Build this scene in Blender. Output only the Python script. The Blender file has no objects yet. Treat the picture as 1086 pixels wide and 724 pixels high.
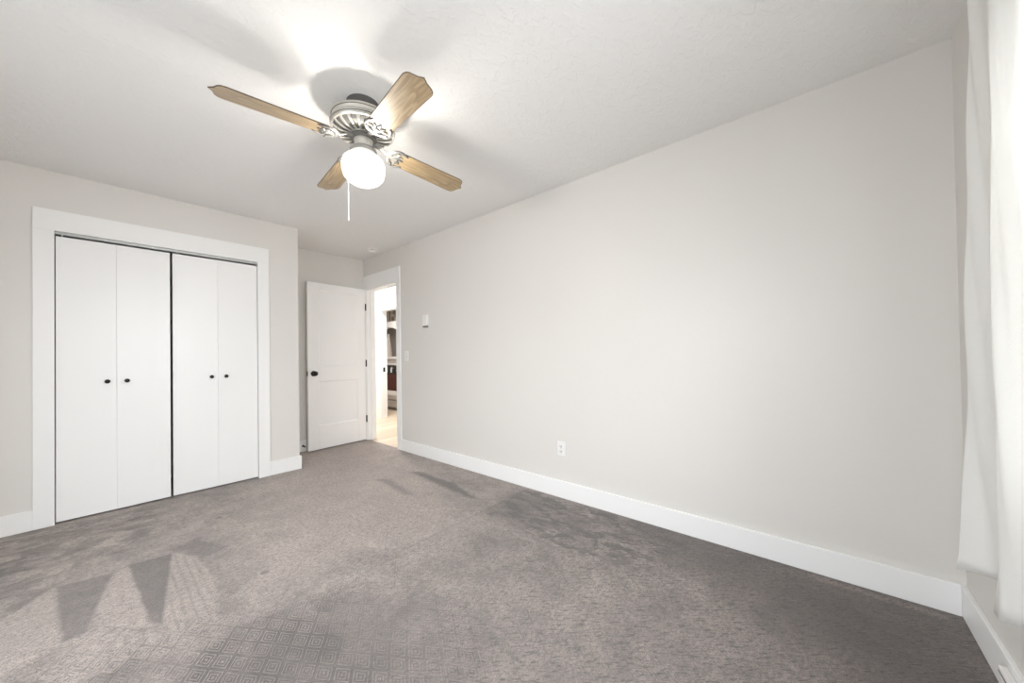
import bpy, bmesh, math
from mathutils import Vector, Matrix

S = bpy.context.scene
COL = S.collection

# ------------------------------------------------------------------ camera
F_PX, YAW, PITCH, ROLL, CY = 376.27, -0.86162, 0.010394, -0.014973, 371.66
CAM = Vector((-2.36435, 0.4592, 1.12536))
Fv = Vector((-math.sin(YAW) * math.cos(PITCH), math.cos(YAW) * math.cos(PITCH), math.sin(PITCH)))
Rv = Vector((math.cos(YAW), math.sin(YAW), 0))
Uv = Rv.cross(Fv)
R2 = Rv * math.cos(ROLL) + Uv * math.sin(ROLL)
U2 = -Rv * math.sin(ROLL) + Uv * math.cos(ROLL)
cd = bpy.data.cameras.new('camera')
cam = bpy.data.objects.new('camera', cd)
COL.objects.link(cam)
M = Matrix((R2, U2, -Fv)).transposed().to_4x4()
M.translation = CAM
cam.matrix_world = M
cd.sensor_fit = 'HORIZONTAL'
cd.sensor_width = 36
cd.lens = F_PX / 1086 * 36
cd.shift_y = (CY - 362) / 1086
cd.clip_start = 0.02
S.camera = cam

# ------------------------------------------------------------------ view, sky, light
S.view_settings.view_transform = 'Standard'
S.view_settings.look = 'None'
S.view_settings.gamma = 1
S.view_settings.use_curve_mapping = False
S.view_settings.exposure = 0.25
S.cycles.use_denoising = True
S.cycles.denoising_prefilter = 'NONE'
S.cycles.max_bounces = 14
S.cycles.diffuse_bounces = 10
S.cycles.transparent_max_bounces = 12
S.cycles.sample_clamp_indirect = 6

W = bpy.data.worlds.new('daylight')
S.world = W
W.use_nodes = True
W.node_tree.nodes['Background'].inputs['Color'].default_value = (0.86, 0.93, 1, 1)
_t = W.node_tree
_tc = _t.nodes.new('ShaderNodeTexCoord')
_sp = _t.nodes.new('ShaderNodeSeparateXYZ')
_mr = _t.nodes.new('ShaderNodeMapRange')
_mr.interpolation_type = 'SMOOTHSTEP'
for _i, _v in ((1, -0.15), (2, 0.15), (3, 0.45), (4, 2.2)):
    _mr.inputs[_i].default_value = _v
_t.links.new(_tc.outputs['Generated'], _sp.inputs[0])
_t.links.new(_sp.outputs[2], _mr.inputs[0])
_t.links.new(_mr.outputs[0], _t.nodes['Background'].inputs['Strength'])


def area_light(name, loc, direction, sx, sy, power, color=(1, 1, 1)):
    l = bpy.data.lights.new(name, 'AREA')
    l.shape = 'RECTANGLE'
    l.size, l.size_y, l.energy, l.color = sx, sy, power, color
    o = bpy.data.objects.new(name, l)
    COL.objects.link(o)
    o.location = loc
    o.rotation_euler = Vector(direction).to_track_quat('-Z', 'Y').to_euler()
    return o


LW = (0.45, 2.9, 0.30, 1.95)      # left wall window: y0, y1, z0, z1
CW = (-2.5, -0.85, 0.75, 2.05)   # window behind the curtains: x0, x1, z0, z1
XL = -3.4
area_light('daylight_left', (XL - 0.75, 1.35, 1.75), (1, -0.12, -0.24), 2.6, 1.9, 98, (0.93, 0.965, 1))
area_light('daylight_front', ((CW[0] + CW[1]) / 2, -0.75, 1.9), (0, 1, -0.28), 2.4, 1.7, 165, (0.97, 0.985, 1))
area_light('hall_fill', (0.55, 5.9, 2.40), (0, 0, -1), 0.5, 0.5, 48, (1, 0.98, 0.96))  # unseen light added under the ceiling to brighten the hall, no fixture
area_light('den_fill', (1.9, 8.0, 2.40), (0, 0, -1), 0.6, 0.6, 24, (1, 0.94, 0.87))  # added light without a fixture, brightens the room beyond the hall


# ------------------------------------------------------------------ node helper
class Net:
    def __init__(s, name):
        s.m = bpy.data.materials.new(name)
        s.m.use_nodes = True
        s.t = s.m.node_tree
        s.p = s.t.nodes['Principled BSDF']
        s.out = s.t.nodes['Material Output']

    def put(s, sock, v):
        if isinstance(v, bpy.types.NodeSocket):
            s.t.links.new(v, sock)
        elif isinstance(v, (tuple, list)) and len(v) == 3 and sock.type == 'RGBA':
            sock.default_value = (*v, 1)
        else:
            sock.default_value = v

    def n(s, kind, ins=None, out=0, **kw):
        nd = s.t.nodes.new(kind)
        for k, v in kw.items():
            setattr(nd, k, v)
        for k, v in (ins or {}).items():
            s.put(nd.inputs[k], v)
        return nd.outputs[out]

    def math(s, op, a, b=0.0, c=0.0):
        return s.n('ShaderNodeMath', {0: a, 1: b, 2: c}, operation=op)

    def vmath(s, op, a, b=(0, 0, 0)):
        return s.n('ShaderNodeVectorMath', {0: a, 1: b}, operation=op)

    def coord(s):
        return s.n('ShaderNodeTexCoord', out='Object')

    def noise(s, vec, scale, detail=3, rough=0.55, dist=0.0, out=0):
        return s.n('ShaderNodeTexNoise', {'Vector': vec, 'Scale': scale, 'Detail': detail, 'Roughness': rough, 'Distortion': dist}, out=out)

    def step(s, v, a, b, c=0.0, d=1.0):
        return s.n('ShaderNodeMapRange', {0: v, 1: a, 2: b, 3: c, 4: d}, interpolation_type='SMOOTHSTEP', clamp=True)

    def mix(s, f, a, b):
        nd = s.t.nodes.new('ShaderNodeMix')
        nd.data_type = 'RGBA'
        s.put(nd.inputs[0], f)
        s.put(nd.inputs[6], a)
        s.put(nd.inputs[7], b)
        return nd.outputs[2]

    def bump(s, h, strength, dist, normal=None):
        ins = {'Height': h, 'Strength': strength, 'Distance': dist}
        if normal is not None:
            ins['Normal'] = normal
        s.put(s.p.inputs['Normal'], s.n('ShaderNodeBump', ins))

    def base(s, col, rough=0.5, metal=0.0, spec=0.5, coat=0.0):
        s.put(s.p.inputs['Base Color'], col)
        s.put(s.p.inputs['Roughness'], rough)
        s.put(s.p.inputs['Metallic'], metal)
        s.put(s.p.inputs['Specular IOR Level'], spec)
        s.put(s.p.inputs['Coat Weight'], coat)
        return s


def paint(name, col, rough, bump_scale=0, bump_s=0.0, dist=0.002, spec=0.5):
    n = Net(name).base(col, rough, spec=spec)
    v = n.coord()
    f = n.noise(v, 1.3, 2)
    c2 = tuple(x * 0.965 for x in col)
    n.put(n.p.inputs['Base Color'], n.mix(f, c2, col))
    if bump_s:
        n.bump(n.noise(v, bump_scale, 4), bump_s, dist)
    return n.m


def metal(name, col, rough, m=0.9):
    n = Net(name).base(col, rough, m)
    v = n.coord()
    n.put(n.p.inputs['Roughness'], n.step(n.noise(v, 30, 3), 0.3, 0.7, rough * 0.8, min(1, rough * 1.25)))
    return n.m


M_WALL = paint('greige_wall_paint', (0.715, 0.693, 0.660), 0.42, 90, 0.05)
M_TRIM = paint('white_trim_paint', (0.87, 0.868, 0.86), 0.38)
M_DOOR = paint('white_door_paint', (0.87, 0.868, 0.86), 0.35)
M_WHITE_PLASTIC = paint('white_plastic', (0.82, 0.81, 0.79), 0.3)
M_SLOT = paint('dark_slot', (0.05, 0.048, 0.045), 0.6)
M_GREY_SLOT = paint('grey_slot', (0.22, 0.21, 0.2), 0.6)
M_BLACK = metal('oil_rubbed_bronze', (0.018, 0.016, 0.016), 0.32, 0.6)
M_TRACK = metal('grey_track_metal', (0.45, 0.46, 0.45), 0.4, 0.7)
M_PEWTER = metal('antique_white_metal', (0.62, 0.60, 0.55), 0.34, 0.55)
M_PEWTER_DK = metal('pewter_recess', (0.20, 0.195, 0.18), 0.5, 0.5)
M_IRON = metal('silver_blade_iron', (0.30, 0.293, 0.275), 0.42, 0.5)
M_IRON_DK = metal('dark_iron_edge', (0.12, 0.115, 0.11), 0.5, 0.5)
M_HALLWALL = paint('white_hall_paint', (0.84, 0.83, 0.82), 0.5)
M_DENWALL = paint('grey_den_paint', (0.50, 0.47, 0.44), 0.6)
M_TAUPE = paint('taupe_panel', (0.27, 0.245, 0.225), 0.6)
M_VANITY = paint('dark_red_wood', (0.11, 0.032, 0.022), 0.35)
M_GREYFAB = paint('grey_upholstery', (0.50, 0.47, 0.44), 0.9, 120, 0.2)
M_GREYFAB2 = paint('dark_grey_upholstery', (0.22, 0.20, 0.19), 0.9, 120, 0.2)


def ceiling_mat():
    n = Net('textured_ceiling_paint').base((0.86, 0.857, 0.845), 0.75, spec=0.25)
    v = n.coord()
    w = n.noise(v, 3.0, 2, out=1)
    d = n.vmath('ADD', v, n.vmath('SCALE', w))
    d2 = n.vmath('ADD', v, n.vmath('MULTIPLY', w, (0.10, 0.10, 0.0)))
    st = n.vmath('MULTIPLY', d2, (17, 31, 1))
    a = n.step(n.noise(st, 1.0, 3, 0.6, 0.6), 0.47, 0.60)
    b = n.noise(v, 38, 3)
    h = n.math('ADD', a, n.math('MULTIPLY', b, 0.25))
    n.bump(h, 0.32, 0.004)
    return n.m


M_CEIL = ceiling_mat()


def wood(name, c_lo, c_hi, rough, stretch=(5, 120, 120), ring=2.2, coat=0.7):
    n = Net(name).base(c_hi, rough, coat=coat)
    n.put(n.p.inputs['Coat Roughness'], 0.36)
    v = n.coord()
    g = n.noise(n.vmath('MULTIPLY', v, stretch), 1.0, 5, 0.65)
    r = n.noise(n.vmath('MULTIPLY', v, (2.0, 16, 16)), 1.0, 2, 0.5, 0.7)
    rings = n.math('FRACT', n.math('MULTIPLY', r, ring * 3))
    rr = n.step(rings, 0.0, 0.9)
    f = n.math('ADD', n.math('MULTIPLY', g, 0.85), n.math('MULTIPLY', rr, 0.2))
    n.put(n.p.inputs['Base Color'], n.mix(n.step(f, 0.25, 0.85), c_lo, c_hi))
    n.bump(f, 0.12, 0.001)
    return n.m


M_BLADE = wood('oak_blade_veneer', (0.28, 0.19, 0.10), (0.50, 0.375, 0.215), 0.42)
M_BLADE_EDGE = paint('dark_blade_edge', (0.09, 0.06, 0.04), 0.5)


def plank_floor():
    n = Net('light_oak_planks').base((0.6, 0.5, 0.4), 0.4)
    v = n.coord()
    sx = n.n('ShaderNodeSeparateXYZ', {0: v})
    t = sx.node
    y = t.outputs[1]
    row = n.math('FLOOR', n.math('DIVIDE', y, 0.13))
    rnd = n.n('ShaderNodeTexWhiteNoise', {'W': row}, noise_dimensions='1D')
    gr = n.noise(n.vmath('MULTIPLY', v, (3, 40, 1)), 1.0, 4)
    fr = n.math('FRACT', n.math('DIVIDE', y, 0.13))
    seam = n.math('LESS_THAN', fr, 0.03)
    f = n.math('ADD', n.math('MULTIPLY', rnd, 0.5), n.math('MULTIPLY', gr, 0.6))
    c = n.mix(f, (0.42, 0.32, 0.22), (0.72, 0.63, 0.51))
    n.put(n.p.inputs['Base Color'], n.mix(seam, c, (0.25, 0.18, 0.12)))
    return n.m


M_PLANK = plank_floor()


def fabric_curtain():
    n = Net('white_curtain_cloth')
    v = n.coord()
    t = n.t
    wv = n.noise(n.vmath('MULTIPLY', v, (300, 300, 300)), 1.0, 2)
    cr = n.noise(n.vmath('MULTIPLY', v, (9, 9, 4)), 1.0, 3, 0.6, 0.4)
    h = n.math('ADD', n.math('MULTIPLY', wv, 0.1), cr)
    bmp = n.n('ShaderNodeBump', {'Height': h, 'Strength': 0.35, 'Distance': 0.012})
    d = n.n('ShaderNodeBsdfDiffuse', {'Color': (0.92, 0.917, 0.90, 1), 'Normal': bmp})
    tr = n.n('ShaderNodeBsdfTranslucent', {'Color': (0.93, 0.93, 0.915, 1), 'Normal': bmp})
    m = n.n('ShaderNodeMixShader', {0: 0.48, 1: d, 2: tr})
    t.links.new(m, n.out.inputs[0])
    return n.m


M_CURTAIN = fabric_curtain()


def glass_pane():
    n = Net('window_glass')
    g = n.n('ShaderNodeBsdfGlossy', {'Roughness': 0.02})
    tr = n.n('ShaderNodeBsdfTransparent')
    m = n.n('ShaderNodeMixShader', {0: 0.06, 1: tr, 2: g})
    n.t.links.new(m, n.out.inputs[0])
    return n.m


M_GLASS = glass_pane()


def globe_glass():
    n = Net('lit_opal_glass')
    e = n.n('ShaderNodeEmission', {'Color': (1, 0.97, 0.92, 1), 'Strength': 1.8})
    tr = n.n('ShaderNodeBsdfTransparent', {'Color': (0.97, 0.97, 0.97, 1)})
    m = n.n('ShaderNodeMixShader', {0: 0.5, 1: tr, 2: e})
    n.t.links.new(m, n.out.inputs[0])
    return n.m


M_GLOBE = globe_glass()


def bulb_mat():
    n = Net('lit_bulb')
    e = n.n('ShaderNodeEmission', {'Color': (1, 0.95, 0.88, 1), 'Strength': 2.2})
    n.t.links.new(e, n.out.inputs[0])
    return n.m


M_BULB = bulb_mat()


DENTS = [(-1.798, 2.676), (-0.50, 1.744), (-0.145, 4.724), (-1.813, 3.688)]


def carpet():
    n = Net('cut_loop_carpet').base((0.3, 0.27, 0.26), 0.95, spec=0.1)
    n.put(n.p.inputs['Sheen Weight'], 0.25)
    n.put(n.p.inputs['Sheen Roughness'], 0.6)
    v = n.coord()
    # nested diamonds woven in the pile
    sep = n.n('ShaderNodeSeparateXYZ', {0: n.vmath('ADD', v, n.vmath('MULTIPLY', n.vmath('SUBTRACT', n.noise(v, 9, 2, out=1), (0.5, 0.5, 0.5)), (0.012, 0.012, 0)))}).node
    x, y = sep.outputs[0], sep.outputs[1]
    a = n.math('DIVIDE', x, 0.075)
    b = n.math('DIVIDE', y, 0.115)
    u = n.math('ABSOLUTE', n.math('SUBTRACT', n.math('FRACT', n.math('ADD', n.math('ADD', a, b), 50.31)), 0.5))
    w = n.math('ABSOLUTE', n.math('SUBTRACT', n.math('FRACT', n.math('ADD', n.math('SUBTRACT', a, b), 50.79)), 0.5))
    m = n.math('MAXIMUM', u, w)
    rings = n.math('SINE', n.math('MULTIPLY', m, 2 * math.pi * 6.0))
    groove = n.step(rings, -0.6, 0.5)                  # 0 in the grooves
    # where the pile is worn open and the weave shows
    sep0 = n.n('ShaderNodeSeparateXYZ', {0: v}).node
    X, Y = sep0.outputs[0], sep0.outputs[1]
    show = n.step(n.noise(v, 2.3, 4, 0.65), 0.40, 0.60)
    sv = n.n('ShaderNodeVectorRotate', {'Vector': n.vmath('SUBTRACT', v, (-1.86, 1.95, 0)), 'Angle': 0.82}, rotation_type='Z_AXIS')
    sv = n.vmath('ADD', sv, n.vmath('MULTIPLY', n.vmath('SUBTRACT', n.noise(v, 5, 3, out=1), (0.5, 0.5, 0.5)), (0.3, 0.3, 0)))
    spot = n.vmath('LENGTH', n.vmath('MULTIPLY', sv, (0.85, 2.0, 1))).node.outputs[1]
    near = n.step(spot, 0.85, 0.15)
    brk = n.step(n.noise(v, 34, 3, 0.7), 0.38, 0.60)
    show = n.math('MULTIPLY', n.math('ADD', n.math('MULTIPLY', near, 0.62), 0.66), n.math('MULTIPLY', n.math('ADD', n.math('MULTIPLY', show, 0.7), 0.3), n.math('MAXIMUM', brk, near)))
    fade = n.step(Y, 3.4, 2.2)
    show = n.math('MULTIPLY', show, fade)
    # distorted plan coordinates for brushed marks and the painted corner falloff
    dv = n.vmath('ADD', v, n.vmath('MULTIPLY', n.vmath('SUBTRACT', n.noise(v, 11, 3, out=1), (0.5, 0.5, 0.5)), (0.07, 0.07, 0)))

    def poly(pts, soft=0.02, vec=None):
        ar = sum(pts[i][0] * pts[(i + 1) % len(pts)][1] - pts[(i + 1) % len(pts)][0] * pts[i][1] for i in range(len(pts)))
        if ar < 0:
            pts = pts[::-1]
        acc = None
        for i, p in enumerate(pts):
            q = pts[(i + 1) % len(pts)]
            ex, ey = q[0] - p[0], q[1] - p[1]
            L = math.hypot(ex, ey)
            nx, ny = -ey / L, ex / L
            dd = n.n('ShaderNodeVectorMath', {0: vec or dv, 1: (nx, ny, 0)}, out=1, operation='DOT_PRODUCT')
            acc_i = n.math('SUBTRACT', dd, nx * p[0] + ny * p[1])
            acc = acc_i if acc is None else n.math('MINIMUM', acc, acc_i)
        return n.step(acc, -soft, soft)

    dsm = n.vmath('ADD', v, n.vmath('MULTIPLY', n.vmath('SUBTRACT', n.noise(v, 9, 4, out=1), (0.5, 0.5, 0.5)), (0.018, 0.018, 0)))
    dbig = n.vmath('ADD', v, n.vmath('MULTIPLY', n.vmath('SUBTRACT', n.noise(v, 6, 3, out=1), (0.5, 0.5, 0.5)), (0.24, 0.34, 0)))
    light = [
        ([(-2.505, 3.353), (-2.464, 2.759), (-2.528, 2.718), (-2.592, 2.696), (-2.75, 2.85), (-2.66, 3.15)], 0.014, dsm, 0.55),
        ([(-2.262, 3.318), (-2.302, 3.305), (-2.372, 2.942), (-2.313, 2.70), (-2.218, 2.60)], 0.010, dsm, 0.6),
        ([(-2.085, 3.334), (-2.007, 3.168), (-1.971, 2.814), (-2.033, 2.444), (-2.132, 2.488), (-2.193, 2.543)], 0.012, dsm, 0.62),
        ([(-2.44, 2.73), (-2.305, 2.66), (-2.105, 2.42), (-2.191, 2.356), (-2.292, 2.375), (-2.46, 2.46)], 0.05, dbig, 0.75),
        ([(-2.565, 3.613), (-2.464, 3.612), (-2.545, 3.502)], 0.02, dv, 0.6),
        ([(-2.396, 3.81), (-2.326, 3.843), (-2.284, 3.692), (-2.387, 3.742)], 0.03, dv, 0.6),
        ([(-0.544, 1.79), (-0.484, 1.751), (-0.504, 1.673), (-0.559, 1.675)], 0.02, dsm, 0.8),
        ([(-0.162, 1.721), (-0.09, 1.706), (-0.109, 1.642), (-0.172, 1.662)], 0.012, dsm, 0.9),
        ([(-1.75, 2.95), (-1.58, 2.85), (-1.60, 2.55), (-1.78, 2.60)], 0.06, dv, 0.6),
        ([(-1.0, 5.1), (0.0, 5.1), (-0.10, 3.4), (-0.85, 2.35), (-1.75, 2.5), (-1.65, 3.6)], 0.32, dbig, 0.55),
        ([(-1.18, 1.75), (-1.0, 1.65), (-1.05, 1.45), (-1.25, 1.55)], 0.08, dv, 0.4),
        ([(-0.50, 1.35), (-0.34, 1.42), (-0.30, 1.16), (-0.46, 1.05)], 0.07, dbig, 0.40),
        ([(-0.62, 1.05), (-0.45, 1.10), (-0.42, 0.88), (-0.60, 0.82)], 0.07, dbig, 0.40),
        ([(-0.035, 0.50), (-0.075, 0.50), (-0.085, 0.06), (-0.045, 0.06)], 0.02, dsm, 0.40),
    ]
    dark = [
        ([(-2.505, 3.353), (-2.314, 3.305), (-2.372, 2.949), (-2.398, 2.774), (-2.462, 2.764)], 0.012, dsm, 0.6),
        ([(-2.257, 3.343), (-2.087, 3.318), (-2.188, 2.593), (-2.223, 2.655)], 0.010, dsm, 0.7),
        ([(-2.084, 3.38), (-1.97, 3.445), (-1.851, 3.158), (-1.98, 3.10)], 0.03, dv, 0.6),
        ([(-2.64, 3.285), (-2.518, 3.388), (-2.615, 3.202)], 0.02, dv, 0.5),
        ([(-0.06, 2.34), (-0.323, 2.329), (-0.585, 2.292), (-0.583, 2.141), (-0.599, 1.601), (-0.34, 1.60), (-0.13, 1.72)], 0.035, dv, 0.40),
        ([(-0.40, 3.46), (-0.34, 3.40), (-0.335, 2.93), (-0.43, 2.48), (-0.47, 2.55)], 0.03, dv, 0.85),
        ([(-0.704, 3.535), (-0.623, 3.431), (-0.704, 2.94), (-0.752, 3.0)], 0.03, dv, 0.55),
        ([(0.1, 1.75), (-0.14, 1.55), (-0.50, 0.85), (-0.72, 0.35), (-0.72, -0.15), (0.1, -0.15)], 0.26, dbig, 0.70),  # darkens towards the right corner, partly light falloff painted into the carpet
    ]
    tone = n.noise(n.vmath('ADD', v, (3.1, 1.7, 0)), 3.2, 7, 0.7, 0.4)
    tone2 = n.noise(n.vmath('MULTIPLY', v, (13, 9, 1)), 1.0, 7, 0.75, 0.5)
    f = n.math('ADD', n.math('MULTIPLY', tone, 0.62), n.math('MULTIPLY', tone2, 0.38))
    f = n.step(f, 0.27, 0.71, 0.14, 1.0)
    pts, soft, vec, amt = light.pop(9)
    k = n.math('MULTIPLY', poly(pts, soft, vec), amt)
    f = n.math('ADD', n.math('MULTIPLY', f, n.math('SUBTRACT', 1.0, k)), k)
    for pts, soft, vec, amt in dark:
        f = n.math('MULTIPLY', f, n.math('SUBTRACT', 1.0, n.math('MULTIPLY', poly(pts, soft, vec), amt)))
    for pts, soft, vec, amt in light:
        k = n.math('MULTIPLY', poly(pts, soft, vec), amt)
        f = n.math('ADD', n.math('MULTIPLY', f, n.math('SUBTRACT', 1.0, k)), k)
    f = n.math('MULTIPLY', f, n.math('SUBTRACT', 1.0, n.math('MULTIPLY', near, 0.35)))
    f = n.math('MULTIPLY', f, n.step(n.vmath('LENGTH', n.vmath('SUBTRACT', dbig, (-1.8, 0.9, 0))).node.outputs[1], 0.6, 1.7, 0.6, 1.0))
    streak = n.math('SINE', n.math('MULTIPLY', n.math('ADD', X, n.math('MULTIPLY', n.noise(v, 5, 2), 0.012)), 190))
    f = n.math('MULTIPLY', f, n.math('SUBTRACT', 1.0, n.math('MULTIPLY', n.math('MULTIPLY', poly(light[2][0], 0.02, dsm), n.step(streak, 0.0, 1.0)), 0.20)))
    # short overlapping brush strokes along the closet side
    stroke = n.noise(n.vmath('MULTIPLY', dv, (5.5, 11, 1)), 1.0, 3, 0.5, 0.9)
    sreg = poly([(-3.4, 4.5), (-2.0, 4.4), (-2.15, 3.45), (-2.55, 3.42), (-3.4, 2.9)], 0.10, dv)
    f = n.math('ADD', f, n.math('MULTIPLY', sreg, n.math('SUBTRACT', n.step(stroke, 0.42, 0.62, 0.0, 0.42), 0.24)))
    # dents left by furniture feet
    for px_, py_ in DENTS:
        dd = n.n('ShaderNodeVectorMath', {0: n.vmath('SUBTRACT', dsm, (px_, py_, 0))}, out=1, operation='LENGTH')
        ring = n.math('MULTIPLY', n.step(dd, 0.024, 0.012), 0.55)
        f = n.math('MULTIPLY', f, n.math('SUBTRACT', 1.0, ring))
        f = n.math('ADD', f, n.math('MULTIPLY', n.math('MULTIPLY', n.step(dd, 0.060, 0.028), n.step(dd, 0.018, 0.028)), 0.14))
    # dark drag marks inside the stained patch near the wall
    drag = n.step(n.noise(n.vmath('MULTIPLY', dv, (15, 6, 1)), 1.0, 5, 0.62, 0.7), 0.44, 0.60)
    region = poly([(-0.05, 2.31), (-0.60, 2.30), (-0.64, 1.60), (-0.52, 1.15), (-0.05, 1.05)], 0.05, dv)
    f = n.math('MULTIPLY', f, n.math('SUBTRACT', 1.0, n.math('MULTIPLY', n.math('MULTIPLY', drag, region), 0.95)))
    # seam line pressed across the pile
    sd = n.math('ABSOLUTE', n.math('SUBTRACT', Y, 2.30))
    seam = n.math('MULTIPLY', n.step(sd, 0.012, 0.0), n.step(X, -1.45, -1.1))
    f = n.math('MULTIPLY', f, n.math('SUBTRACT', 1.0, n.math('MULTIPLY', seam, 0.40)))
    lay = n.math('MULTIPLY', n.math('MULTIPLY', n.step(Y, 2.306, 2.294), n.step(Y, 1.5, 2.1)), n.step(X, -1.5, -0.9))
    f = n.math('MULTIPLY', f, n.math('SUBTRACT', 1.0, n.math('MULTIPLY', lay, 0.14)))
    fib = n.noise(v, 210, 3, 0.75)
    fib2 = n.noise(n.vmath('MULTIPLY', v, (46, 74, 1)), 1.0, 4, 0.8)
    # short dashes where tufts lie over, running across the line of the nearer wall
    rv = n.n('ShaderNodeVectorRotate', {'Vector': v, 'Angle': 0.82}, rotation_type='Z_AXIS')
    fl = n.noise(n.vmath('MULTIPLY', rv, (22, 95, 1)), 1.0, 3, 0.7)
    fleck = n.math('MULTIPLY', n.step(fl, 0.45, 0.40), n.step(Y, 2.7, 1.1))
    c = n.mix(f, (0.095, 0.080, 0.072), (0.475, 0.398, 0.354))
    gshow = n.math('MULTIPLY', n.math('SUBTRACT', 1.0, groove), show)
    c = n.mix(n.math('MULTIPLY', gshow, 0.9), c, (0.075, 0.066, 0.063))
    gr = n.math('ADD', n.math('MULTIPLY', fib, 0.5), n.math('MULTIPLY', fib2, 0.5))
    c = n.mix(n.step(gr, 0.40, 0.55, 0.85, 0.0), c, (0.10, 0.085, 0.078))
    c = n.mix(n.math('MULTIPLY', fleck, 0.75), c, (0.07, 0.062, 0.058))
    n.put(n.p.inputs['Base Color'], c)
    h = n.math('ADD', n.math('MULTIPLY', groove, n.math('MULTIPLY', show, 0.6)), gr)
    h = n.math('ADD', h, n.math('MULTIPLY', f, 0.8))
    n.bump(h, 0.7, 0.009)
    return n.m


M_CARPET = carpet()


# ------------------------------------------------------------------ mesh helpers
class MB:
    def __init__(s):
        s.bm = bmesh.new()

    def box(s, x0, x1, y0, y1, z0, z1):
        vs = [s.bm.verts.new((x, y, z)) for z in (z0, z1) for y in (y0, y1) for x in (x0, x1)]
        for f in ((0, 2, 3, 1), (4, 5, 7, 6), (0, 1, 5, 4), (2, 6, 7, 3), (0, 4, 6, 2), (1, 3, 7, 5)):
            s.bm.faces.new([vs[i] for i in f])
        return s

    def lathe(s, prof, n=48, c=(0, 0), axis='Z', origin=(0, 0, 0)):
        rings = []
        ox, oy, oz = origin

        def P(r, h, a):
            p, q = r * math.cos(a), r * math.sin(a)
            if axis == 'Z':
                return (ox + p, oy + q, oz + h)
            if axis == 'X':
                return (ox + h, oy + p, oz + q)
            return (ox + p, oy + h, oz + q)
        for r, h in prof:
            if r < 1e-6:
                rings.append([s.bm.verts.new(P(0, h, 0))])
            else:
                rings.append([s.bm.verts.new(P(r, h, 2 * math.pi * i / n)) for i in range(n)])
        for A, B in zip(rings, rings[1:]):
            for i in range(n):
                j = (i + 1) % n
                if len(A) == 1 and len(B) == 1:
                    continue
                if len(A) == 1:
                    s.bm.faces.new((A[0], B[j], B[i]))
                elif len(B) == 1:
                    s.bm.faces.new((A[i], A[j], B[0]))
                else:
                    s.bm.faces.new((A[i], A[j], B[j], B[i]))
        return s

    def tube(s, pts, r, n=10, flat=1.0):
        pts = [Vector(p) for p in pts]
        rings = []
        for i, p in enumerate(pts):
            t = (pts[min(i + 1, len(pts) - 1)] - pts[max(i - 1, 0)]).normalized()
            up = Vector((0, 0, 1)) if abs(t.z) < 0.9 else Vector((1, 0, 0))
            a = t.cross(up).normalized()
            b = a.cross(t)
            rr = r[i] if isinstance(r, (list, tuple)) else r
            rings.append([s.bm.verts.new(p + a * math.cos(k * 2 * math.pi / n) * rr + b * math.sin(k * 2 * math.pi / n) * rr * flat) for k in range(n)])
        for A, B in zip(rings, rings[1:]):
            for k in range(n):
                s.bm.faces.new((A[k], A[(k + 1) % n], B[(k + 1) % n], B[k]))
        s.bm.faces.new(rings[0][::-1])
        s.bm.faces.new(rings[-1])
        return s

    def prism(s, pts, z0, z1):
        A = [s.bm.verts.new((x, y, z0)) for x, y in pts]
        B = [s.bm.verts.new((x, y, z1)) for x, y in pts]
        s.bm.faces.new(A[::-1])
        s.bm.faces.new(B)
        for i in range(len(pts)):
            j = (i + 1) % len(pts)
            s.bm.faces.new((A[i], A[j], B[j], B[i]))
        return s

    def xf(s, mat):
        bmesh.ops.transform(s.bm, matrix=mat, verts=s.bm.verts)
        return s

    def build(s, name, mat, parent=None, bevel=0.0, smooth=False, seg=2):
        bmesh.ops.recalc_face_normals(s.bm, faces=s.bm.faces)
        me = bpy.data.meshes.new(name)
        s.bm.to_mesh(me)
        s.bm.free()
        me.materials.append(mat)
        o = bpy.data.objects.new(name, me)
        COL.objects.link(o)
        if parent is not None:
            o.parent = parent
        if bevel:
            b = o.modifiers.new('bevel', 'BEVEL')
            b.width, b.segments, b.limit_method = bevel, seg, 'ANGLE'
        if smooth:
            for p in me.polygons:
                p.use_smooth = True
            e = o.modifiers.new('split', 'EDGE_SPLIT')
            e.split_angle = math.radians(38)
        return o


def empty(name, loc=(0, 0, 0), rot=(0, 0, 0)):
    o = bpy.data.objects.new(name, None)
    COL.objects.link(o)
    o.location = loc
    o.rotation_euler = rot
    o.empty_display_size = 0.1
    return o


def tag(o, label, cat, group=None, kind=None):
    o['label'] = label
    o['category'] = cat
    if group:
        o['group'] = group
    if kind:
        o['kind'] = kind
    return o


def struct(o):
    o['kind'] = 'structure'
    return o


# ------------------------------------------------------------------ room dimensions
H = 2.44
YC, YB, XA = 4.4566, 5.1511, -1.0386      # closet wall, alcove back wall, alcove side
DY0, DY1, DZ = 4.322, 5.075, 2.03         # doorway in the right wall
T = 0.115                                 # wall thickness
BH, BT = 0.131, 0.016                     # baseboard
CX0, CX1, CZ = -2.5624, -1.3864, 2.029    # closet opening

# floors and ceilings
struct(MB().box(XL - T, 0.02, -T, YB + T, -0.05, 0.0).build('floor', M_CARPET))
struct(MB().box(0.02, 3.2, 3.2, 10.2, -0.05, 0.0).build('floor_hall', M_PLANK))
struct(MB().box(XL - T, T, -T, YB + T, H, H + 0.06).build('ceiling', M_CEIL))
struct(MB().box(T, 3.2, 3.2, 10.2, H, H + 0.06).build('ceiling_hall', M_HALLWALL))

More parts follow.
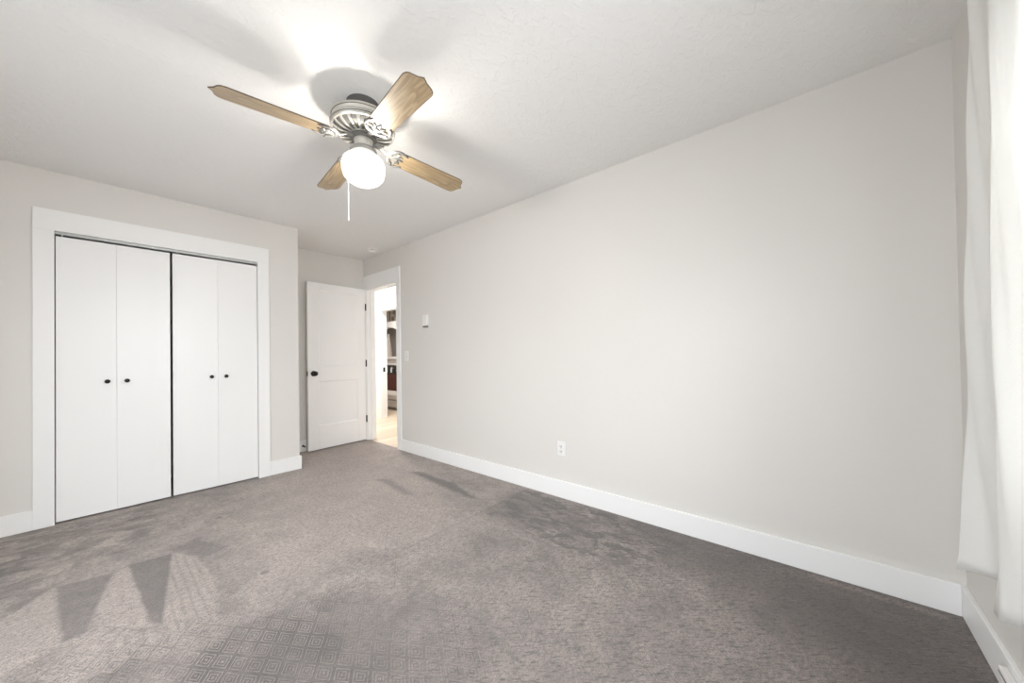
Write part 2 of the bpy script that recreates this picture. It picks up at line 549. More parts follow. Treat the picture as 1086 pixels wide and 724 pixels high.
# walls
struct(MB().box(0, T, -T, DY0, 0, H).box(0, T, DY1, YB + T, 0, H).box(0, T, DY0, DY1, DZ, H).build('wall_right', M_WALL))
struct(MB().box(XA - T, 0, YB, YB + T, 0, H).build('wall_back', M_WALL))
struct(MB().box(XA - T, XA, YC, YB, 0, H).build('wall_alcove', M_WALL))
struct(MB().box(XL, CX0, YC, YC + T, 0, H).box(CX1, XA - T, YC, YC + T, 0, H).box(CX0, CX1, YC, YC + T, CZ, H).build('wall_closet', M_WALL))
struct(MB().box(XL, XA - T, YB, YB + T, 0, H).build('wall_closet_back', M_WALL))
struct(MB().box(XL - T, XL, -T, LW[0], 0, H).box(XL - T, XL, LW[1], YB + T, 0, H).box(XL - T, XL, LW[0], LW[1], 0, LW[2]).box(XL - T, XL, LW[0], LW[1], LW[3], H).build('wall_left', M_WALL))
struct(MB().box(XL, CW[0], -T, 0, 0, H).box(CW[1], 0, -T, 0, 0, H).box(CW[0], CW[1], -T, 0, 0, CW[2]).box(CW[0], CW[1], -T, 0, CW[3], H).build('wall_front', M_WALL))
# hall and the room beyond it
HX = 1.0
OY0, OY1, OZ = 5.55, 6.516, 1.955
struct(MB().box(HX, HX + T, 3.2, OY0, 0, H).box(HX, HX + T, OY1, 10.2, 0, H).box(HX, HX + T, OY0, OY1, OZ, H).build('wall_hall', M_HALLWALL))
struct(MB().box(T, HX, 3.2, 3.3, 0, H).build('wall_hall_near', M_HALLWALL))
struct(MB().box(T, HX, 7.6, 7.7, 0, H).build('wall_hall_far', M_HALLWALL))
struct(MB().box(0, T, YB + T, 7.7, 0, H).build('wall_hall_side', M_HALLWALL))
struct(MB().box(2.9, 3.0, 5.0, 10.1, 0, H).build('wall_den', M_DENWALL))
struct(MB().box(HX + T, 2.9, 10.0, 10.1, 0, H).build('wall_den_far', M_DENWALL))
struct(MB().box(HX + T, 2.9, 4.9, 5.0, 0, H).build('wall_den_near', M_DENWALL))

# baseboards
B = 0.003
struct(MB().box(-BT, 0, BT, 4.2394, 0, BH).build('baseboard_right', M_TRIM, bevel=B))
struct(MB().box(XL, 0, 0, BT, 0, BH).build('baseboard_front', M_TRIM, bevel=B))
struct(MB().box(XL, -2.6536, YC - BT, YC, 0, BH).box(-1.2951, XA + BT, YC - BT, YC, 0, BH).build('baseboard_closet', M_TRIM, bevel=B))
struct(MB().box(XA, XA + BT, YC, YB, 0, BH).build('baseboard_alcove', M_TRIM, bevel=B))
struct(MB().box(XA + BT, -0.02, YB - BT, YB, 0, BH).build('baseboard_back', M_TRIM, bevel=B))
struct(MB().box(XL, XL + BT, BT, YC - BT, 0, BH).build('baseboard_left', M_TRIM, bevel=B))

# closet opening trim, jamb lining
t = MB().box(-2.6536, CX0, YC - BT, YC, 0, CZ).box(CX1, -1.2951, YC - BT, YC, 0, CZ).box(-2.6536, -1.2951, YC - BT, YC, CZ, 2.1709)
struct(t.build('trim_1', M_TRIM, bevel=0.002))
# bedroom doorway trim with jamb
t = MB().box(-BT, 0, 4.2394, DY0, 0, DZ).box(-BT, 0, DY1, YB, 0, DZ).box(-BT, 0, 4.2394, YB, DZ, 2.207)
t.box(-0.004, T + 0.004, DY1 - 0.012, DY1, 0, DZ).box(-0.004, T + 0.004, DY0, DY0 + 0.012, 0, DZ).box(-0.004, T + 0.004, DY0 + 0.012, DY1 - 0.012, DZ - 0.012, DZ)
t.box(0.045, 0.060, DY1 - 0.024, DY1 - 0.012, 0, DZ - 0.012).box(0.045, 0.060, DY0 + 0.012, DY0 + 0.024, 0, DZ - 0.012)
struct(t.build('trim_2', M_TRIM, bevel=0.0015))
# hall doorway trim with jamb
t = MB().box(HX - 0.018, HX, OY1, OY1 + 0.085, 0, OZ).box(HX - 0.018, HX, OY0 - 0.085, OY0, 0, OZ).box(HX - 0.024, HX, OY0 - 0.10, OY1 + 0.10, OZ, OZ + 0.10)
t.box(HX - 0.004, HX + T + 0.004, OY1 - 0.012, OY1, 0, OZ).box(HX - 0.004, HX + T + 0.004, OY0, OY0 + 0.012, 0, OZ)
struct(t.build('trim_3', M_TRIM, bevel=0.0015))
MB().box(HX + 0.04, HX + 0.075, OY1 - 0.018, OY1 - 0.012, 0.84, 0.92).build('strike_plate', M_BLACK, bpy.data.objects['trim_3'])


# windows
def window(name, plane, a0, a1, z0, z1):
    """frame, mid rail, sill and a pane, set in the wall thickness; plane 'x' = left wall, 'y' = front wall"""
    root = struct(empty(name, (XL - T / 2, (a0 + a1) / 2, z0) if plane == 'x' else ((a0 + a1) / 2, -T / 2, z0), (0, 0, math.pi / 2 if plane == 'x' else 0)))
    w, h = a1 - a0, z1 - z0
    fr = 0.05
    f = MB().box(-w / 2, w / 2, -0.035, 0.035, 0, fr).box(-w / 2, w / 2, -0.035, 0.035, h - fr, h)
    f.box(-w / 2, -w / 2 + fr, -0.035, 0.035, fr, h - fr).box(w / 2 - fr, w / 2, -0.035, 0.035, fr, h - fr).box(-0.025, 0.025, -0.03, 0.03, fr, h - fr)
    f.build('window_frame', M_TRIM, root, bevel=0.003)
    p = MB().box(-w / 2 + fr, -0.025, -0.004, 0.004, fr, h - fr).box(0.025, w / 2 - fr, -0.004, 0.004, fr, h - fr)
    p.build('window_pane', M_GLASS, root)
    return root


window('window_1', 'x', *LW)
window('window_2', 'y', *CW)


# ------------------------------------------------------------------ closet doors
def knob(parent, x, y, z, r=0.015):
    prof = [(0, 0.001), (r * 0.75, 0.001), (r * 0.75, -0.003), (r * 0.42, -0.006), (r * 0.40, -0.014), (r * 0.85, -0.018), (r, -0.023), (r * 0.9, -0.028), (r * 0.5, -0.031), (0, -0.032)]
    return MB().lathe(prof, 24, axis='Y', origin=(x, y, z)).build('door_knob', M_BLACK, parent, smooth=True)


DF = YC + 0.005
DT, DB = 1.996, 0.012


def bifold(name, x0, xm, x1, kx, y_mid, label):
    r = empty(name, ((x0 + x1) / 2, DF, 0))
    struct(tag(r, label, 'closet door'))
    cx = (x0 + x1) / 2

    def leaf(a, ya, b, yb):
        ang = math.atan2(yb - ya, b - a)
        L = math.hypot(b - a, yb - ya)
        m = Matrix.Translation((a - cx, ya, 0)) @ Matrix.Rotation(ang, 4, 'Z')
        return MB().box(0, L, 0, 0.034, DB, DT).xf(m).build('door_leaf', M_DOOR, r, bevel=0.0012)
    leaf(x0 + 0.0022, 0.0, xm - 0.0004, y_mid)
    leaf(xm + 0.0004, y_mid, x1 - 0.0015, 0.0)
    for k in kx:
        knob(r, k - cx, y_mid * 0.75, 0.970)
    MB().lathe([(0.0, DT - 0.002), (0.006, DT - 0.002), (0.006, CZ - 0.004), (0, CZ - 0.004)], 12, origin=(x0 + 0.03 - cx, 0.012, 0)).build('pivot_pin', M_TRACK, r)
    return r


bifold('door_2', CX0 + 0.002, -2.2757, -1.9815, (-2.322, -2.223), -0.004, 'white bifold closet pair with two dark knobs, farther from the bedroom door')
bifold('door_3', -1.970, -1.679, CX1 - 0.001, (-1.7255, -1.6253), -0.004, 'white bifold closet pair with two dark knobs, nearer the bedroom door')
tr = MB().box(CX0, CX1, YC + 0.010, YC + 0.014, 2.012, CZ).box(CX0, CX1, YC + 0.036, YC + 0.040, 2.012, CZ).box(CX0, CX1, YC + 0.014, YC + 0.036, 2.022, CZ)
tag(tr.build('closet_track', M_TRACK), 'grey metal track above the white closet doors', 'track')

# ------------------------------------------------------------------ bedroom door (open against the alcove)
ang = math.atan2(-0.055, -0.753)
door = struct(empty('door_1', (-0.021, 5.0735, 0), (0, 0, ang)))
tag(door, 'white two-panel bedroom door standing open with black knob', 'door')
# local x runs from hinge to free edge, local -y (after rotation) is the back; front face is y = 0, pointing to the room
# (rotated by about 184 degrees, so local +y looks at the room)
W_, TH = 0.735, 0.035
z0, z1 = 0.014, 2.028
fr = MB()
PX0, PX1 = 0.108, 0.612
rails = [(z0, 0.292), (0.833, 1.015), (1.945, z1)]
fr.box(0, PX0, -TH, 0, z0, z1).box(PX1, W_, -TH, 0, z0, z1)
for a, b in rails:
    fr.box(PX0, PX1, -TH, 0, a, b)
fr.build('door_frame', M_DOOR, door, bevel=0.0015)
for a, b in ((0.292, 0.833), (1.015, 1.945)):
    p = MB().box(PX0, PX1, -TH + 0.012, -0.012, a, b)
    # sloped sticking round the panel
    for s_, y_ in ((1, 0.0),):
        w = 0.014
        bm = p.bm
        o = [(PX0, a), (PX1, a), (PX1, b), (PX0, b)]
        i_ = [(PX0 + w, a + w), (PX1 - w, a + w), (PX1 - w, b - w), (PX0 + w, b - w)]
        O = [bm.verts.new((x, -0.003, z)) for x, z in o]
        I = [bm.verts.new((x, -0.0115, z)) for x, z in i_]
        for k in range(4):
            bm.faces.new((O[k], O[(k + 1) % 4], I[(k + 1) % 4], I[k]))
    p.build('door_panel', M_DOOR, door)
kn = empty('x_tmp')
bpy.data.objects.remove(kn)
prof = [(0, -0.002), (0.033, -0.002), (0.033, 0.006), (0.028, 0.010), (0.012, 0.012), (0.011, 0.030), (0.020, 0.036), (0.027, 0.044), (0.028, 0.054), (0.022, 0.062), (0.0, 0.065)]
kz, kx = 0.93, 0.672
MB().lathe(prof, 32, axis='Y', origin=(kx, 0, kz)).build('door_knob', M_BLACK, door, smooth=True)
MB().lathe([(r, -TH - h) for r, h in prof], 32, axis='Y', origin=(kx, 0, kz)).build('door_knob', M_BLACK, door, smooth=True)
MB().box(W_, W_ + 0.002, -TH + 0.006, -0.006, kz - 0.028, kz + 0.028).build('latch_plate', M_BLACK, door)
for hz in (0.29, 1.035, 1.79):
    h = MB().lathe([(0, -0.045), (0.0065, -0.045), (0.0065, 0.045), (0, 0.045)], 14, origin=(-0.008, 0.004, hz))
    h.box(-0.006, 0.001, -0.024, 0.002, hz - 0.044, hz + 0.044)
    h.build('hinge', M_BLACK, door)

# door stop behind the free edge
ds = empty('door_stop', (-0.775, YB - BT, 0.068))
tag(ds, 'small black spring door stop on the alcove baseboard', 'door stop')
MB().lathe([(0, 0), (0.013, 0), (0.013, -0.005), (0.006, -0.008), (0, -0.008)], 18, axis='Y').build('base_plate', M_BLACK, ds)
sp = [(0.006 * math.cos(a * 0.7), -0.006 - 0.0007 * a, 0.006 * math.sin(a * 0.7)) for a in range(0, 66)]
MB().tube(sp, 0.0018, 6).build('spring', M_BLACK, ds)
MB().lathe([(0, -0.050), (0.009, -0.050), (0.010, -0.058), (0.007, -0.064), (0, -0.064)], 16, axis='Y').build('rubber_tip', M_BLACK, ds)

# ------------------------------------------------------------------ wall fittings on the right wall
o = empty('wall_outlet', (0, 1.991, 0.380))
tag(o, 'white duplex wall outlet low on the bare greige wall', 'outlet')
MB().box(-0.006, 0, -0.036, 0.036, -0.057, 0.057).build('cover_plate', M_WHITE_PLASTIC, o, bevel=0.0025)
for dz in (0.020, -0.020):
    rc = MB().box(-0.0085, -0.005, -0.017, 0.017, dz - 0.0145, dz + 0.0145).build('receptacle', M_WHITE_PLASTIC, o, bevel=0.003)
    MB().box(-0.0092, -0.008, -0.0085, -0.0050, dz - 0.004, dz + 0.008).box(-0.0092, -0.008, 0.0050, 0.0085, dz - 0.003, dz + 0.007).lathe([(0, -0.0092), (0.0032, -0.0092), (0.0032, -0.008), (0, -0.008)], 10, axis='X', origin=(0, 0, dz - 0.009)).build('slots', M_SLOT, rc)
MB().lathe([(0, -0.0075), (0.0028, -0.0075), (0.003, -0.0055), (0, -0.0055)], 12, axis='X').build('screw', M_TRACK, o)

o = empty('light_switch', (0, 4.119, 1.122))
tag(o, 'white toggle light switch beside the doorway trim', 'light switch')
MB().box(-0.006, 0, -0.036, 0.036, -0.059, 0.059).build('cover_plate', M_WHITE_PLASTIC, o, bevel=0.0025)
MB().box(-0.0068, -0.005, -0.006, 0.006, -0.013, 0.013).build('toggle_slot', M_GREY_SLOT, o)
MB().box(-0.018, -0.005, -0.0045, 0.0045, -0.002, 0.010).build('toggle', M_WHITE_PLASTIC, o, bevel=0.001)

o = empty('thermostat', (0, 3.728, 1.505))
tag(o, 'small white box-shaped wall control above the light switch', 'wall control')
MB().box(-0.030, 0, -0.041, 0.041, -0.050, 0.068).build('housing', M_WHITE_PLASTIC, o, bevel=0.006, seg=3)
MB().box(-0.026, 0, -0.037, 0.037, -0.068, -0.051).build('lower_grille', M_GREY_SLOT, o, bevel=0.003)
MB().box(-0.0315, -0.0295, -0.026, 0.014, 0.020, 0.050).build('face_panel', M_WHITE_PLASTIC, o, bevel=0.0008)

# smoke detector
o = empty('smoke_detector', (-0.167, 4.582, H))
tag(o, 'round white smoke detector on the ceiling by the doorway corner', 'smoke detector')
MB().lathe([(0, 0), (0.062, 0), (0.062, -0.008), (0.056, -0.010), (0, -0.010)], 40).build('base_ring', M_WHITE_PLASTIC, o, smooth=True)
MB().lathe([(0, -0.010), (0.052, -0.010), (0.052, -0.018), (0, -0.018)], 40).build('vent_gap', M_GREY_SLOT, o)
fins = MB()
for k in range(12):
    a = k * math.pi / 6
    fins.box(0.049, 0.059, -0.005, 0.005, -0.018, -0.010) if False else None
    m = Matrix.Rotation(a, 4, 'Z')
    b2 = MB().box(0.050, 0.058, -0.006, 0.006, -0.0185, -0.0095).xf(m)
    me = bpy.data.meshes.new('t')
    b2.bm.to_mesh(me)
    b2.bm.free()
    fins.bm.from_mesh(me)
    bpy.data.meshes.remove(me)
fins.build('vent_fins', M_WHITE_PLASTIC, o)
MB().lathe([(0.060, -0.018), (0.061, -0.022), (0.052, -0.032), (0.030, -0.037), (0, -0.038), (0, -0.018), (0.060, -0.018)], 40).build('cover', M_WHITE_PLASTIC, o, smooth=True)

# box on the front baseboard, under the curtain
o = empty('surface_outlet_box', (-0.70, BT, 0.078))
tag(o, 'white surface-mounted outlet box on the baseboard below the curtain', 'outlet')
MB().box(-0.215, 0.215, 0, 0.020, -0.032, 0.030).build('box_body', M_WHITE_PLASTIC, o, bevel=0.003)
MB().box(-0.200, 0.195, 0.020, 0.0235, -0.026, 0.012).build('cover_plate', M_WHITE_PLASTIC, o, bevel=0.002)
MB().box(-0.209, 0.207, 0.0195, 0.0212, 0.014, 0.018).build('groove', M_GREY_SLOT, o)

# ------------------------------------------------------------------ curtain in front of the front window
ROD_Z, ROD_Y = 2.30, 0.085
cur = empty('curtain', (-0.58, ROD_Y, ROD_Z))
tag(cur, 'white gathered curtain panel hanging above the corner baseboard', 'curtain')
# plan of the gathers: (x, y) at the hem, and how deep they swing at the rod
PLAN = [(-0.578, 0.130), (-0.592, 0.100), (-0.612, 0.070), (-0.650, 0.045), (-0.700, 0.050), (-0.745, 0.085), (-0.785, 0.108), (-0.812, 0.112), (-0.832, 0.095),
        (-0.855, 0.055), (-0.90, 0.042), (-0.95, 0.05), (-0.99, 0.075), (-1.02, 0.09), (-1.05, 0.08), (-1.08, 0.055), (-1.12, 0.045), (-1.16, 0.07), (-1.19, 0.09)]


def catmull(P, n=6):
    out = []
    for i in range(len(P) - 1):
        p0, p1, p2, p3 = (Vector(P[max(0, min(len(P) - 1, i + d))]) for d in (-1, 0, 1, 2))
        for k in range(n):
            t_ = k / n
            out.append(0.5 * ((2 * p1) + (-p0 + p2) * t_ + (2 * p0 - 5 * p1 + 4 * p2 - p3) * t_ ** 2 + (-p0 + 3 * p1 - 3 * p2 + p3) * t_ ** 3))
    out.append(Vector(P[-1]))
    return out


plan = catmull(PLAN)
NZ = 46
HEM = 0.415
bm = bmesh.new()
grid = []
for j in range(NZ + 1):
    v_ = j / NZ
    z = HEM + (ROD_Z - 0.012 - HEM) * v_
    row = []
    for i, p in enumerate(plan):
        wE = max(0.0, 1 - i / 16.0)
        s_ = wE * (1 - 0.85 * v_ ** 0.62) + (1 - wE) * (1 - 0.62 * v_ ** 0.5)
        yy = 0.066 + (p.y - 0.066) * s_ + 0.012 * v_ * 0
        yy += 0.006 * math.sin(5.2 * z + i * 0.21) * (1 - v_) + 0.003 * math.sin(11 * z + 0.5 * i)
        xx = p.x + 0.010 * math.sin(2.1 * z + i * 0.08) * (1 - v_)
        hemz = z + (0.010 * math.sin(i * 0.13) if j == 0 else 0)
        row.append(bm.verts.new((xx + 0.58, max(yy, 0.030) - ROD_Y, hemz - ROD_Z)))
    grid.append(row)
for A, Bq in zip(grid, grid[1:]):
    for i in range(len(A) - 1):
        bm.faces.new((A[i], A[i + 1], Bq[i + 1], Bq[i]))
mb = MB()
mb.bm.free()
mb.bm = bm
c = mb.build('cloth', M_CURTAIN, cur)
for p in c.data.polygons:
    p.use_smooth = True
so = c.modifiers.new('thick', 'SOLIDIFY')
so.thickness = 0.0016
for rx in (-0.60, -0.70, -0.80, -0.91, -1.02, -1.15):
    MB().tube([(rx + 0.58, 0.0135 * math.cos(a * math.pi / 9), 0.0135 * math.sin(a * math.pi / 9)) for a in range(19)], 0.0018, 6).build('hanging_ring', M_BLACK, cur)
rod = empty('curtain_rod', (-1.7, ROD_Y, ROD_Z))
tag(rod, 'slim curtain rod over the window, carrying the white curtain', 'curtain rod')
MB().lathe([(0, -1.13), (0.006, -1.13), (0.006, 1.13), (0, 1.13)], 16, axis='X').build('rod', M_BLACK, rod, smooth=True)
for sx in (-1.06, 1.06):
    MB().box(sx - 0.008, sx + 0.008, -ROD_Y, 0.0, -0.006, 0.006).box(sx - 0.015, sx + 0.015, -ROD_Y, -ROD_Y + 0.004, -0.035, 0.035).build('bracket', M_BLACK, rod)

# ------------------------------------------------------------------ ceiling fan
FX, FY = -1.4626, 2.233
fan = empty('ceiling_fan', (FX, FY, H))
tag(fan, 'four-blade ceiling fan with oak blades and lit white globe', 'ceiling fan')


def Z(z):
    return z - H


MB().lathe([(0, 0), (0.080, 0), (0.080, -0.012), (0.074, Z(2.362)), (0, Z(2.362))], 48).build('ceiling_canopy', M_IRON_DK, fan, smooth=True)
hs = [(0, Z(2.364)), (0.132, Z(2.364)), (0.147, Z(2.360)), (0.153, Z(2.354)), (0.154, Z(2.350)), (0.149, Z(2.346)), (0.148, Z(2.326)), (0.155, Z(2.322)), (0.158, Z(2.316)), (0.153, Z(2.311)), (0.157, Z(2.306)), (0.152, Z(2.300)), (0, Z(2.300))]
MB().lathe(hs, 64).build('motor_housing', M_PEWTER, fan, smooth=True)
for gz, gr_ in ((2.3465, 0.1497), (2.3250, 0.1505), (2.3110, 0.1545)):
    g_ = MB().tube([(gr_ * math.cos(i * math.pi / 30), gr_ * math.sin(i * math.pi / 30), Z(gz)) for i in range(61)], 0.0016, 6)
    g_.build('groove_line', M_IRON_DK, fan, smooth=True)
MB().lathe([(0.150, Z(2.302)), (0.135, Z(2.288)), (0.112, Z(2.279)), (0.085, Z(2.274)), (0.052, Z(2.272)), (0, Z(2.272)), (0, Z(2.302)), (0.150, Z(2.302))], 64).build('vent_plate', M_PEWTER_DK, fan, smooth=True)
ribs = MB()
NR = 20
for k in range(NR):
    a = 2 * math.pi * k / NR
    ca, sa = math.cos(a), math.sin(a)
    ribs.tube([(r * ca, r * sa, Z(z)) for r, z in ((0.150, 2.300), (0.136, 2.286), (0.113, 2.276), (0.086, 2.2715), (0.060, 2.270))], [0.0085, 0.008, 0.0072, 0.0062, 0.005], 8, 0.6)
for r0, zz, th in ((0.149, 2.298, 0.007), (0.062, 2.270, 0.006)):
    ribs.tube([(r0 * math.cos(i * math.pi / 24), r0 * math.sin(i * math.pi / 24), Z(zz)) for i in range(49)], th, 8, 0.7)
ribs.build('vent_ribs', M_PEWTER, fan, smooth=True)
MB().lathe([(0, Z(2.274)), (0.046, Z(2.274)), (0.046, Z(2.269)), (0.058, Z(2.268)), (0.066, Z(2.262)), (0.066, Z(2.254)), (0.052, Z(2.250)), (0, Z(2.250))], 40).build('flywheel', M_PEWTER_DK, fan, smooth=True)
MB().lathe([(0, Z(2.252)), (0.046, Z(2.252)), (0.047, Z(2.245)), (0.043, Z(2.241)), (0.043, Z(2.216)), (0.050, Z(2.210)), (0.050, Z(2.203)), (0, Z(2.203))], 40).build('switch_housing', M_PEWTER, fan, smooth=True)
MB().lathe([(0, Z(2.205)), (0.058, Z(2.205)), (0.066, Z(2.196)), (0.066, Z(2.178)), (0.060, Z(2.172)), (0, Z(2.172))], 40).build('globe_fitter', M_IRON, fan, smooth=True)
gl = MB().lathe([(0.056, Z(2.178)), (0.060, Z(2.170)), (0.084, Z(2.159)), (0.100, Z(2.143)), (0.107, Z(2.118)), (0.106, Z(2.090)), (0.098, Z(2.060)), (0.082, Z(2.040)), (0.058, Z(2.025)), (0.028, Z(2.018)), (0, Z(2.016))], 48).build('lamp_globe', M_GLOBE, fan, smooth=True)
gl['label'] = 'lit white glass globe'
MB().lathe([(0, Z(2.17)), (0.014, Z(2.17)), (0.014, Z(2.150)), (0.028, Z(2.12)), (0.030, Z(2.095)), (0.020, Z(2.07)), (0, Z(2.063))], 24).build('bulb', M_BULB, fan, smooth=True)
pl = bpy.data.lights.new('fan_bulb_light', 'POINT')
pl.energy = 42
pl.color = (1, 0.95, 0.87)
pl.shadow_soft_size = 0.045
po = bpy.data.objects.new('fan_bulb_light', pl)
COL.objects.link(po)
po.parent = fan
po.location = (0, 0, Z(2.10))

A0, TAU, WB = 1.4739, -0.1796, 0.0656
ZB = 2.236
RS = 0.59


def blade_outline(r0=0.172, w0=0.056):
    pts = [(r0, -w0 + 0.012), (r0 + 0.012, -w0), (RS - 0.024, -WB), (RS - 0.008, -WB + 0.005), (RS + 0.002, -WB + 0.016), (RS + 0.007, -WB + 0.030), (RS + 0.012, -0.020), (RS + 0.022, -0.007)]
    full = pts + [(RS + 0.027, 0)] + [(x, -y) for x, y in pts[::-1]]
    return full


def iron_pts(n=20):
    return [(-0.5 + i / n) for i in range(n + 1)]


droops = [0.045, 0.035, 0.020, 0.066]
for k in range(4):
    th = A0 + k * math.pi / 2
    m = Matrix.Rotation(th, 4, 'Z') @ Matrix.Rotation(droops[k], 4, 'Y') @ Matrix.Rotation(TAU, 4, 'X')
    b = empty('fan_blade_assembly')
    b.parent = fan
    bpy.data.objects.remove(b)
    bl = MB().prism(blade_outline(), -0.0028, 0.0028).build('fan_blade', M_BLADE, fan, bevel=0.0012)
    bl.matrix_local = Matrix.Translation((0, 0, Z(ZB))) @ m
    # dark edge band round the blade
    ol = blade_outline()
    eb = MB()
    eb.tube([(x, y, 0.0005) for x, y in ol + ol[:1]], 0.0026, 6)
    eb.build('edge_band', M_BLADE_EDGE, bl)
    # blade iron: neck from the flywheel, scalloped crescent plate with three prongs under the blade
    ir = MB()
    ir.tube([(0.052, 0, 0.024), (0.085, 0, 0.016), (0.115, 0, 0.002), (0.150, 0, -0.006), (0.182, 0, -0.0075)], [0.013, 0.012, 0.0105, 0.012, 0.013], 10, 0.5)
    for s_ in (-1, 1):
        ir.tube([(0.138, 0.0, -0.005), (0.142, s_ * 0.022, -0.006), (0.152, s_ * 0.042, -0.007), (0.170, s_ * 0.055, -0.0075), (0.190, s_ * 0.058, -0.0075), (0.210, s_ * 0.053, -0.0075), (0.224, s_ * 0.044, -0.007)], [0.011, 0.011, 0.0105, 0.009, 0.0075, 0.006, 0.003], 10, 0.45)
        ir.tube([(0.160, s_ * 0.006, -0.0065), (0.176, s_ * 0.018, -0.0075), (0.184, s_ * 0.034, -0.0075), (0.178, s_ * 0.050, -0.0075)], [0.007, 0.0065, 0.006, 0.005], 8, 0.5)
        ir.tube([(0.176, s_ * 0.018, -0.0075), (0.194, s_ * 0.018, -0.0075), (0.202, s_ * 0.028, -0.0075)], [0.006, 0.005, 0.003], 8, 0.5)
    ir.tube([(0.176, 0, -0.0075), (0.198, 0, -0.0075), (0.214, 0, -0.007)], [0.010, 0.008, 0.003], 8, 0.5)
    io = ir.build('blade_iron', M_IRON, fan, smooth=True)
    od = MB()
    for s_ in (-1, 1):
        od.tube([(0.135, 0.0, -0.004), (0.142, s_ * 0.022, -0.004), (0.152, s_ * 0.042, -0.004), (0.170, s_ * 0.055, -0.004), (0.190, s_ * 0.058, -0.004), (0.212, s_ * 0.053, -0.004), (0.230, s_ * 0.044, -0.004)], [0.0145, 0.0145, 0.014, 0.0125, 0.011, 0.009, 0.005], 10, 0.25)
        od.tube([(0.176, s_ * 0.018, -0.004), (0.194, s_ * 0.018, -0.004), (0.206, s_ * 0.028, -0.004)], [0.0095, 0.0085, 0.006], 8, 0.25)
    od.tube([(0.176, 0, -0.004), (0.198, 0, -0.004), (0.219, 0, -0.004)], [0.0135, 0.0115, 0.006], 8, 0.25)
    od.build('backing_plate', M_IRON_DK, io, smooth=True)
    io.matrix_local = Matrix.Translation((0, 0, Z(ZB))) @ m
    for sx, sy in ((0.186, 0.0), (0.172, 0.052), (0.172, -0.052)):
        MB().lathe([(0, -0.0155), (0.004, -0.0150), (0.005, -0.0125), (0.005, -0.009), (0, -0.009)], 12, origin=(sx, sy, 0)).build('screw', M_IRON_DK, io)

# pull chain draped over the far side of the globe
rgt = Vector((Rv.x, Rv.y, 0)).normalized()
fwd = Vector((Fv.x, Fv.y, 0)).normalized()
d0 = (-rgt * 0.100 + fwd * 0.045)
dn = d0.normalized()
ch = MB()
pts = [dn * 0.045 + Vector((0, 0, Z(2.228))), dn * 0.075 + Vector((0, 0, Z(2.214))), dn * 0.100 + Vector((0, 0, Z(2.172))), dn * 0.1105 + Vector((0, 0, Z(2.125)))]
pts += [dn * 0.1108 + Vector((0, 0, Z(2.125 - 0.265 * i / 6))) for i in range(1, 7)]
ch.tube(pts, 0.0013, 8)
ch.lathe([(0, 0.010), (0.0018, 0.008), (0.0024, 0), (0.0020, -0.008), (0, -0.010)], 12, origin=tuple(pts[-1]))
ch.build('pull_chain', M_TRIM, fan, smooth=True)

# ------------------------------------------------------------------ room seen through the hall
hu = empty('arched_hutch', (2.6, 8.9, 0))
tag(hu, 'pale built-in with arched opening and shelf, seen through the doorway', 'built-in')
Y0, Y1 = -0.62, 0.62
# arched header
ar = MB()
n_ = 20
top = 2.02 - 0.0
outer = [(Y0, 2.02), (Y1, 2.02)]
arc = [(Y1 - (Y1 - Y0) * i / n_, 1.60 + 0.27 * math.sin(math.pi * i / n_) ** 0.6) for i in range(n_ + 1)]
prof2 = outer + arc
m = Matrix(((0, 0, 1, 0), (1, 0, 0, 0), (0, 1, 0, 0), (0, 0, 0, 1)))
ar.prism(prof2, -0.05, 0.05).xf(m).build('arch_header', M_TRIM, hu)
MB().box(-0.05, 0.28, Y0 - 0.06, Y0, 0, 2.02).build('side_panel', M_TRIM, hu)
MB().box(-0.05, 0.28, Y1, Y1 + 0.06, 0, 2.02).build('side_panel', M_TRIM, hu)
MB().box(0.26, 0.28, Y0, Y1, 0.89, 2.02).build('back_panel', M_TAUPE, hu)
MB().box(-0.06, 0.26, Y0, Y1, 1.052, 1.113).build('shelf', M_TRIM, hu)
MB().box(-0.04, 0.26, Y0, Y1, 0.94, 1.052).build('shelf_apron', M_GREYFAB, hu)
MB().box(-0.06, 0.26, Y0, Y1, 0.892, 0.94).build('lower_rail', M_TRIM, hu)
vn = empty('dark_wood_cabinet', (2.6, 8.9, 0))
tag(vn, 'dark red wooden cabinet under the arched built-in', 'cabinet')
MB().box(-0.10, 0.255, Y0 + 0.005, Y1 - 0.005, 0.0, 0.67).build('body', M_VANITY, vn, bevel=0.006)
for a, b in ((-0.58, -0.02), (0.02, 0.58)):
    dd = MB().box(-0.118, -0.10, a, b, 0.08, 0.62).build('cabinet_door', M_VANITY, vn, bevel=0.008)
MB().box(-0.11, 0.255, Y0 + 0.005, Y1 - 0.005, 0.67, 0.70).build('top', M_SLOT, vn)
lab = ['white bottle on the dark cabinet, beside the doorway edge', 'short white jar between the dark bottles on the cabinet', 'dark bottle between the white bottles on the cabinet', 'dark bottle at the far end of the cabinet top', 'dark stout bottle at the near end of the cabinet top']
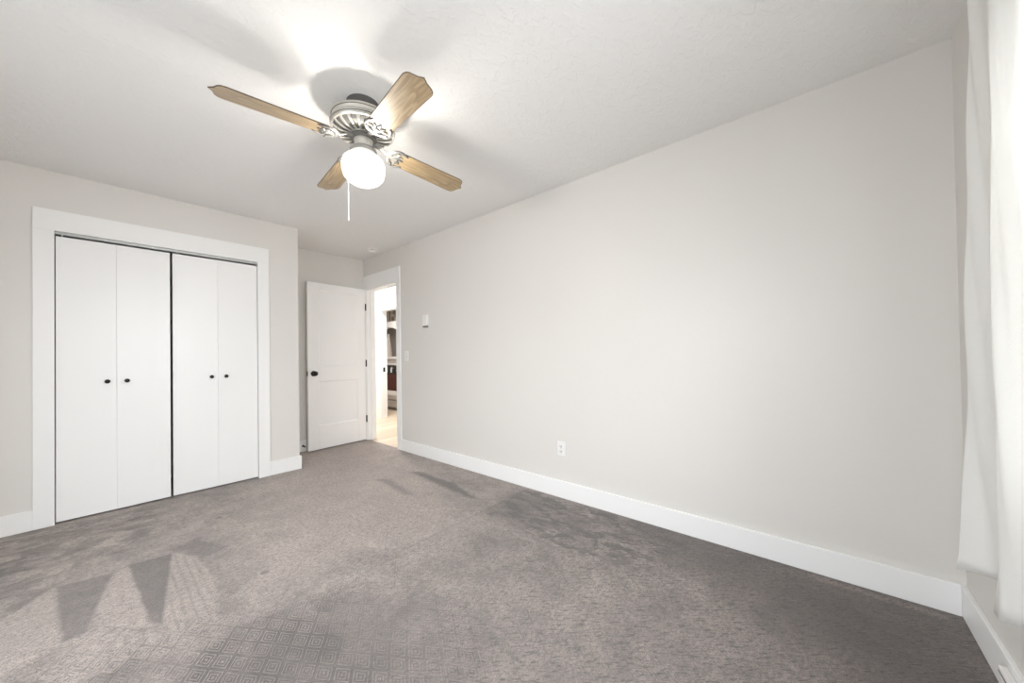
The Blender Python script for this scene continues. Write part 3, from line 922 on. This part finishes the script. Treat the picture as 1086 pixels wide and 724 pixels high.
for i, (y, r, h, mt) in enumerate(((-0.13, 0.030, 0.15, M_TRIM), (0.10, 0.028, 0.08, M_TRIM), (-0.02, 0.042, 0.17, M_SLOT), (0.20, 0.042, 0.17, M_SLOT), (-0.22, 0.04, 0.16, M_SLOT))):
    o = MB().lathe([(0, 0), (r, 0), (r, h * 0.62), (r * 0.4, h * 0.78), (r * 0.4, h), (0, h)], 20, origin=(0, 0, 0)).build('bottle', mt, smooth=True)
    o.location = (2.55, 8.9 + y, 0.70)
    tag(o, lab[i], 'bottle', 'bottles on the dark cabinet')
vs = MB().lathe([(0, 0), (0.085, 0), (0.09, 0.03), (0.07, 0.25), (0.03, 0.50), (0.022, 0.60), (0, 0.60)], 24).build('vase', M_GREYFAB, smooth=True)
vs.location = (2.66, 9.09, 1.114)
tag(vs, 'tall pale tapering vase on the shelf under the arch', 'vase')
pf = empty('framed_picture', (2.9, 8.9, 2.2))
tag(pf, 'framed muted picture on the wall above the arch', 'picture')
MB().box(-0.03, 0, -0.5, 0.5, -0.17, -0.15).box(-0.03, 0, -0.5, 0.5, 0.19, 0.21).box(-0.03, 0, -0.5, -0.48, -0.15, 0.19).box(-0.03, 0, 0.48, 0.5, -0.15, 0.19).build('frame', M_SLOT, pf)


def art():
    n = Net('muted_picture').base((0.5, 0.45, 0.4), 0.6)
    v = n.coord()
    n.put(n.p.inputs['Base Color'], n.mix(n.step(n.noise(v, 6, 3, 0.6, 0.8), 0.45, 0.6), (0.55, 0.49, 0.43), (0.20, 0.165, 0.13)))
    return n.m


MB().box(-0.02, 0, -0.48, 0.48, -0.15, 0.19).build('print', art(), pf)
ot = empty('upholstered_ottoman', (1.85, 7.55, 0))
tag(ot, 'grey upholstered bench on the floor before the dark cabinet', 'bench')
MB().box(-0.22, 0.22, -0.60, 0.60, 0.05, 0.20).build('base', M_GREYFAB, ot, bevel=0.02)
MB().box(-0.23, 0.23, -0.61, 0.61, 0.205, 0.33).build('cushion', M_GREYFAB, ot, bevel=0.035, seg=4)
MB().box(-0.20, 0.20, -0.58, 0.58, 0.0, 0.05).build('plinth', M_GREYFAB2, ot)
